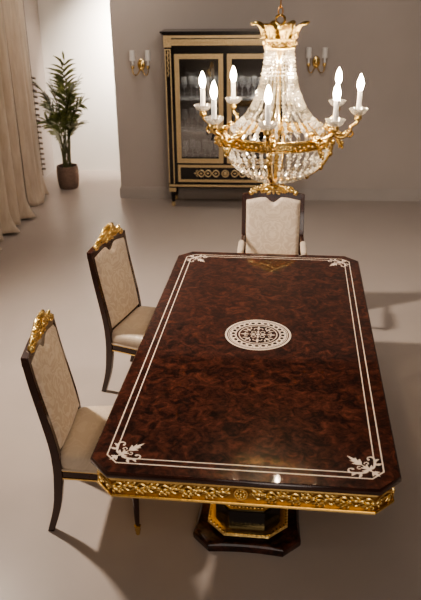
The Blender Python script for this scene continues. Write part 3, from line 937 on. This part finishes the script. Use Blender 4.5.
# base rail and feet
mb = MB(); mb.span((-HWc-.004, F-.012, .246), (HWc+.004, F+.02, .300))
for s in (-1, 1): mb.span((s*(HWc+.004)-.012, F, .246), (s*(HWc+.004)+.012, 0, .300))
br = mb.obj('base_rail', EBONY, cab, smooth=False)
mb = MB(); mb.span((-HWc-.010, F-.018, .262), (HWc+.010, F-.010, .290))
for i in range(60):
    x = -HWc+.02+(2*HWc-.04)*i/59; mb.ball((x, F-.019, .276), (.009,.006,.012), 6, 4)
mb.obj('base_mount', BRASS, br)
for sx in (-1, 1):
    for y in (F+.03, -.04):
        x = sx*(HWc-.035)
        mb = MB(); mb.lathe([(.018,.05),(.030,.19),(.034,.20)], (x, y, 0), 4)
        ft = mb.obj('foot', EBONY, cab, smooth=False)
        mb = MB(); mb.box((x, y, .222), (.085,.085,.05)); mb.lathe([(.014,0),(.024,.01),(.022,.045),(.026,.055),(.018,.06)], (x, y, 0), 12)
        mb.obj('foot_mount', BRASS, ft)
for z in (.925, 1.30):
    mb = MB(); mb.span((-HWc+.06, F+.05, z), (HWc-.06, -.022, z+.010)); mb.obj('shelf', GLASSWARE, cab, smooth=False)

# crystal goblets inside the cabinet
gob = None; gp = []
rnd = random.Random(5)
for zs in (.551, .9355, 1.3105):
    for s in (-1, 1):
        for i in range(6):
            gp.append((s*.306 + (-.19 + .076*i), F+.115 + (.10 if i % 2 else 0), zs))
Mc = cab.matrix_world.copy()
Mc = Matrix.Translation(cab.location) @ Matrix.Rotation(WANG, 4, 'Z')
for (x, y, z) in gp:
    if gob is None:
        g = thing('crystal_goblet', 'clear cut crystal goblet standing inside the glazed display cabinet', 'goblet', (0,0,0), 0, 'crystal goblets on the cabinet shelves')
        mb = MB(); mb.lathe([(.034,0),(.034,.004),(.012,.010),(.007,.02),(.007,.11),(.012,.120)], (0,0,0), 16); mb.obj('stem', GLASSWARE, g, angle=30)
        mb = MB(); mb.lathe([(.008,.118),(.028,.135),(.036,.165),(.036,.215),(.031,.25),(.029,.25),(.033,.215),(.033,.167),(.026,.14),(.004,.125)], (0,0,0), 16, cap=False); mb.obj('bowl', GLASSWARE, g, smooth=False)
        gob = g
    else: g = copy_tree(gob)
    g.location = Mc @ Vector((x, y, z))

# ------------------------------------------------------------------ wall sconces
def sconce(x, z, label):
    r = thing('wall_sconce', label, 'wall lamp', (x, wall_y(x), z), WANG, 'twin sconces on the back wall')
    mb = MB()
    mb.ball((0, -.010, 0), (.048,.016,.070), 16, 10); mb.torus((0, -.012, 0), .036, .009, 20, 8, Matrix.Rotation(pi/2, 3, 'X'), sx=1, sy=1.45)
    mb.ball((0, -.022, 0), (.026,.018,.036), 12, 8); mb.ball((0, -.03, -.05), (.014,.014,.018), 8, 6)
    mb.obj('backplate', GOLD_S, r)
    for s in (-1, 1):
        mb = MB(); X = s*.094
        pr = smoothprof([(0,-.015),(.025,-.075),(.055,-.115),(.085,-.100),(.094,-.060),(.094,-.030)], 5)
        mb.tube([(s*a, -.03-.06*min(1, a/.09), b) for a, b in pr], .0065, 8)
        mb.lathe([(.006,-.045),(.018,-.038),(.022,-.020),(.018,-.012),(.020,.0)], (X, -.09, 0), 14)
        am = mb.obj('arm', GOLD_S, r)
        mb = MB(); mb.lathe([(.013,-.002),(.013,.075)], (X, -.09, 0), 12); mb.obj('candle', WAX, am)
        mb = MB(); mb.lathe([(.036,.055),(.032,.172),(.030,.172),(.034,.055)], (X, -.09, 0), 20, cap=False); mb.lathe([(.004,.165),(.031,.167),(.031,.169),(.004,.170)], (X, -.09, 0), 20); mb.obj('lamp_shade', SHADE, am)
    return r
sconce(-1.720, 1.675, 'small gilt twin-arm wall sconce with white sleeves left of the cabinet')
sconce(.386, 1.700, 'small gilt twin-arm wall sconce with white sleeves right of the cabinet, beside the chandelier')

# ------------------------------------------------------------------ potted palm
palm = thing('potted_palm', 'tall green palm in a brown clay pot standing on the floor in the bright alcove', 'plant', (-2.915, 5.66, 0))
mb = MB(); mb.lathe([(.118,0),(.128,.01),(.142,.08),(.150,.16),(.150,.24),(.142,.305),(.134,.312),(.128,.305),(.130,.27)], (0,0,0), 32, cap=False)
mb.lathe([(.001,.004),(.118,.004)], (0,0,0), 32, cap=False)
pot = mb.obj('pot', POT, palm)
mb = MB(); mb.lathe([(.132,.255),(.11,.275),(.05,.285),(.001,.288)], (0,0,0), 24, cap=False); mb.obj('soil', SOIL, pot)
rnd = random.Random(11)
def frond(base, tip, bulge, L0, nleaf, tilt):
    fr = MB(); st = MB()
    b = Vector(base); t = Vector(tip); mid = (b+t)/2 + Vector(bulge)
    pts = [(b*(1-s)**2 + mid*2*s*(1-s) + t*s*s) for s in [i/14 for i in range(15)]]
    st.tube(pts, [.009 - .0065*i/14 for i in range(15)], 6)
    so = st.obj('stem', STEM, palm)
    for i in range(nleaf):
        s = .46 + .54*(i+.5)/nleaf
        p = b*(1-s)**2 + mid*2*s*(1-s) + t*s*s
        d = ((mid-b)*2*(1-s) + (t-mid)*2*s).normalized()
        side = d.cross(Vector((0,0,1))); 
        if side.length < .1: side = Vector((cos(tilt), sin(tilt), 0))
        side.normalize(); side = (Matrix.Rotation(tilt, 3, d) @ side)
        for sg in ((-1, 1) if i < nleaf-1 else (0,)):
            L = L0*(.55+.6*sin(pi*min(1, (s-.40)/.62)))*rnd.uniform(.85, 1.1)
            dr = (d*.55 + side*sg*.80*rnd.uniform(.7,1.2) + Vector((0,-.25*rnd.random(),.22))).normalized()
            nm = dr.cross(d) if sg else dr.cross(side)
            if nm.length < 1e-3: nm = Vector((0,1,0))
            nm.normalize(); wv = dr.cross(nm).normalized()
            row = []
            for q in range(6):
                tt = q/5
                c = p + dr*L*tt + Vector((0,0,-.16*L*tt*tt*2.2))
                hw = .016*max(.05, sin(pi*(.12+.86*tt)**.8))
                row.append((c + wv*hw, c + nm*hw*.25*(1 if sg >= 0 else -1), c - wv*hw))
            ids = [[fr.vert(x) for x in r_] for r_ in row]
            for u_, v_ in zip(ids[:-1], ids[1:]):
                fr.face((u_[0], u_[1], v_[1], v_[0])); fr.face((u_[1], u_[2], v_[2], v_[1]))
    fr.obj('frond', LEAF, so, angle=80)
specs_ = [((.10,-.05,1.72),(0,0,.12),.23), ((.06,.02,1.62),(.05,0,.1),.22), ((-.34,-.08,1.42),(.10,0,.36),.21), ((-.22,-.15,1.28),(.05,0,.25),.22),
         ((.27,-.05,1.45),(-.10,0,.30),.22), ((.30,-.12,1.15),(-.12,0,.30),.21), ((-.26,.10,1.12),(.06,0,.25),.21), ((.16,-.22,1.28),(-.04,0,.2),.22),
         ((-.10,-.20,1.40),(0,0,.18),.22), ((-.24,-.12,.92),(.08,0,.25),.20), ((.22,-.12,.88),(-.08,0,.25),.20), ((.05,.20,1.35),(0,0,.2),.22),
         ((-.02,-.24,1.02),(0,0,.22),.20), ((.12,-.02,1.02),(0,0,.1),.2), ((-.12,-.05,.78),(.03,0,.15),.19), ((.10,-.10,.74),(-.03,0,.15),.18)]
specs = [((x, max(y, -.02)*.8, z), (bx_, max(by_, 0), bz_), L_) for (x, y, z), (bx_, by_, bz_), L_ in specs_]
for i, (tip, bg, L0) in enumerate(specs):
    a = i*2.4; frond((.05*cos(a), .05*sin(a), .275), tip, bg, L0*1.25, 10, rnd.uniform(-.7, .7))

# ------------------------------------------------------------------ curtains
def curtain(name, label, y0, y1, xb, folds, amp, zt, seed, puddle=.10, fringe=False):
    rt = thing(name, label, 'curtain', (xb, y0, 0))
    mb = MB(); rnd = random.Random(seed)
    ph = [rnd.uniform(0, 6.28) for _ in range(4)]
    L = y1-y0
    def P(u, v):
        z = .004 + (zt-.004)*(v**1.15)
        y = L*u
        wob = sin(2*pi*folds*u + ph[0] + .5*sin(2*pi*1.3*u+ph[1])) + .35*sin(2*pi*folds*2.1*u+ph[2]+v*.6)
        x = amp*wob*(1 + .25*(1-v))
        low = max(0, 1-z/.30)
        x += puddle*low*low*(.6+.5*sin(2*pi*folds*.5*u+ph[3]))
        y += .02*sin(3*v+ph[1])*(1 if 0 < u < 1 else .5) 
        z += .03*low*(1+sin(2*pi*folds*u+ph[2]))*.5
        return (x, y, z)
    mb.grid(P, int(folds*18)+2, 40)
    o = mb.obj('cloth', CURTAIN, rt, angle=80)
    sd = o.modifiers.new('thick', 'SOLIDIFY'); sd.thickness = .006
    if fringe:
        mb = MB()
        for i in range(17):
            v = .13 + .34*i/16
            x, y, z = P(1, v)
            mb.tube([(x, y-.012, z), (x+.010, y+.025, z-.006), (x+.012, y+.085, z-.020)], [.010,.014,.016], 6)
        mb.tube([P(1, i/30) for i in range(3, 31)], .009, 6)
        mb.obj('tassel_trim', TASSEL, o)
    return rt
curtain('curtain', 'wide cream floor-length curtain in deep folds at the left edge', 1.9, 4.47, -3.10, 9, .065, 3.6, 2, .10)
curtain('curtain', 'narrow cream curtain edged with dark tassel trim, beside the palm alcove', 4.60, 5.30, -3.13, 2.6, .05, 3.6, 9, .06, True)

# ------------------------------------------------------------------ lights
def area(name, loc, tgt, size, power, col, shape='DISK', spread=pi):
    d = bpy.data.lights.new(name, 'AREA'); d.shape = shape; d.size = size; d.energy = power; d.color = col; d.spread = spread
    o = bpy.data.objects.new(name, d); COL.objects.link(o); o.location = loc
    o.rotation_euler = (Vector(tgt)-Vector(loc)).to_track_quat('-Z', 'Y').to_euler(); return o
def spot(name, loc, tgt, ang, power, col, rad=.1, blend=.6):
    d = bpy.data.lights.new(name, 'SPOT'); d.spot_size = radians(ang); d.energy = power; d.color = col; d.shadow_soft_size = rad; d.spot_blend = blend
    o = bpy.data.objects.new(name, d); COL.objects.link(o); o.location = loc
    o.rotation_euler = (Vector(tgt)-Vector(loc)).to_track_quat('-Z', 'Y').to_euler(); return o
WARM = (1, .88, .76)
spot('track_spot_key', (-2.95, .8, 3.65), (.45, .8, 0), 101, 960, WARM, .12, 1.0)
area('alcove_light', (-1.7, 5.75, 2.7), (-2.0, 6.62, 1.9), .4, 95, (1, .89, .78), spread=radians(85))
area('corridor_fill', (-2.1, 4.5, 3.85), (-2.75, 5.7, .6), .9, 13, (1, .90, .80), spread=radians(110))
area('showroom_front_fill', (.8, -5.6, 2.2), (.2, -1.3, .6), 2.2, 45, (1, .92, .84))  # soft light added behind the camera to lift the gilt frieze
area('showroom_fill', (.4, -3.6, 3.75), (.2, -.8, .6), 3.0, 42, (1, .90, .81))
area('back_fill', (.2, 1.6, 3.82), (-.4, 5.0, 1.0), 1.5, 72, (1, .91, .83))
def point(name, loc, power, col, rad):
    d = bpy.data.lights.new(name, 'POINT'); d.energy = power; d.color = col; d.shadow_soft_size = rad
    o = bpy.data.objects.new(name, d); COL.objects.link(o); o.location = loc; return o
for k, (z, r) in enumerate(((2.26,.030),(2.13,.045),(2.0,.06))):
    for q in (0, 1):
        a = k*1.3 + q*pi; point('chandelier_inner_lamp', (CX+r*cos(a), CY+r*sin(a), z), 5.5, (1, .78, .50), .004)
for s_ in (-1, 1):
    area('cabinet_fill', Mc @ Vector((s_*.30, F+.075, 1.805)), Mc @ Vector((s_*.30, F+.18, .6)), .10, 3.5, (1, .92, .82))  # unseen fill added to brighten the cabinet interior and goblets
wd = bpy.data.worlds.new('room ambient'); S.world = wd; wd.use_nodes = True
wd.node_tree.nodes['Background'].inputs[0].default_value = (1, .92, .84, 1); wd.node_tree.nodes['Background'].inputs[1].default_value = .10

# ------------------------------------------------------------------ camera
cd = bpy.data.cameras.new('camera'); cam = bpy.data.objects.new('camera', cd); COL.objects.link(cam)
yaw, pitch, roll = .120695, .429858, -.0126149
fw_ = Vector((-sin(yaw)*cos(pitch), cos(yaw)*cos(pitch), -sin(pitch))); rt_ = Vector((cos(yaw), sin(yaw), 0)); up_ = rt_.cross(fw_)
r2 = rt_*cos(roll) + up_*sin(roll); u2 = -rt_*sin(roll) + up_*cos(roll)
M = Matrix((r2, u2, -fw_)).transposed().to_4x4(); M.translation = Vector((.169075, -3.653521, 2.665052))
cam.matrix_world = M
cd.sensor_fit = 'HORIZONTAL'; cd.sensor_width = 36; cd.lens = 710.272*36/421
cd.clip_end = 60
cd.dof.use_dof = True; cd.dof.focus_distance = 4.1; cd.dof.aperture_fstop = 4.5
S.camera = cam
S.view_settings.view_transform = 'AgX'
S.view_settings.look = 'AgX - Medium High Contrast'
S.view_settings.exposure = 0.0
S.cycles.use_denoising = True
S.cycles.max_bounces = 14; S.cycles.transmission_bounces = 12; S.cycles.transparent_max_bounces = 24
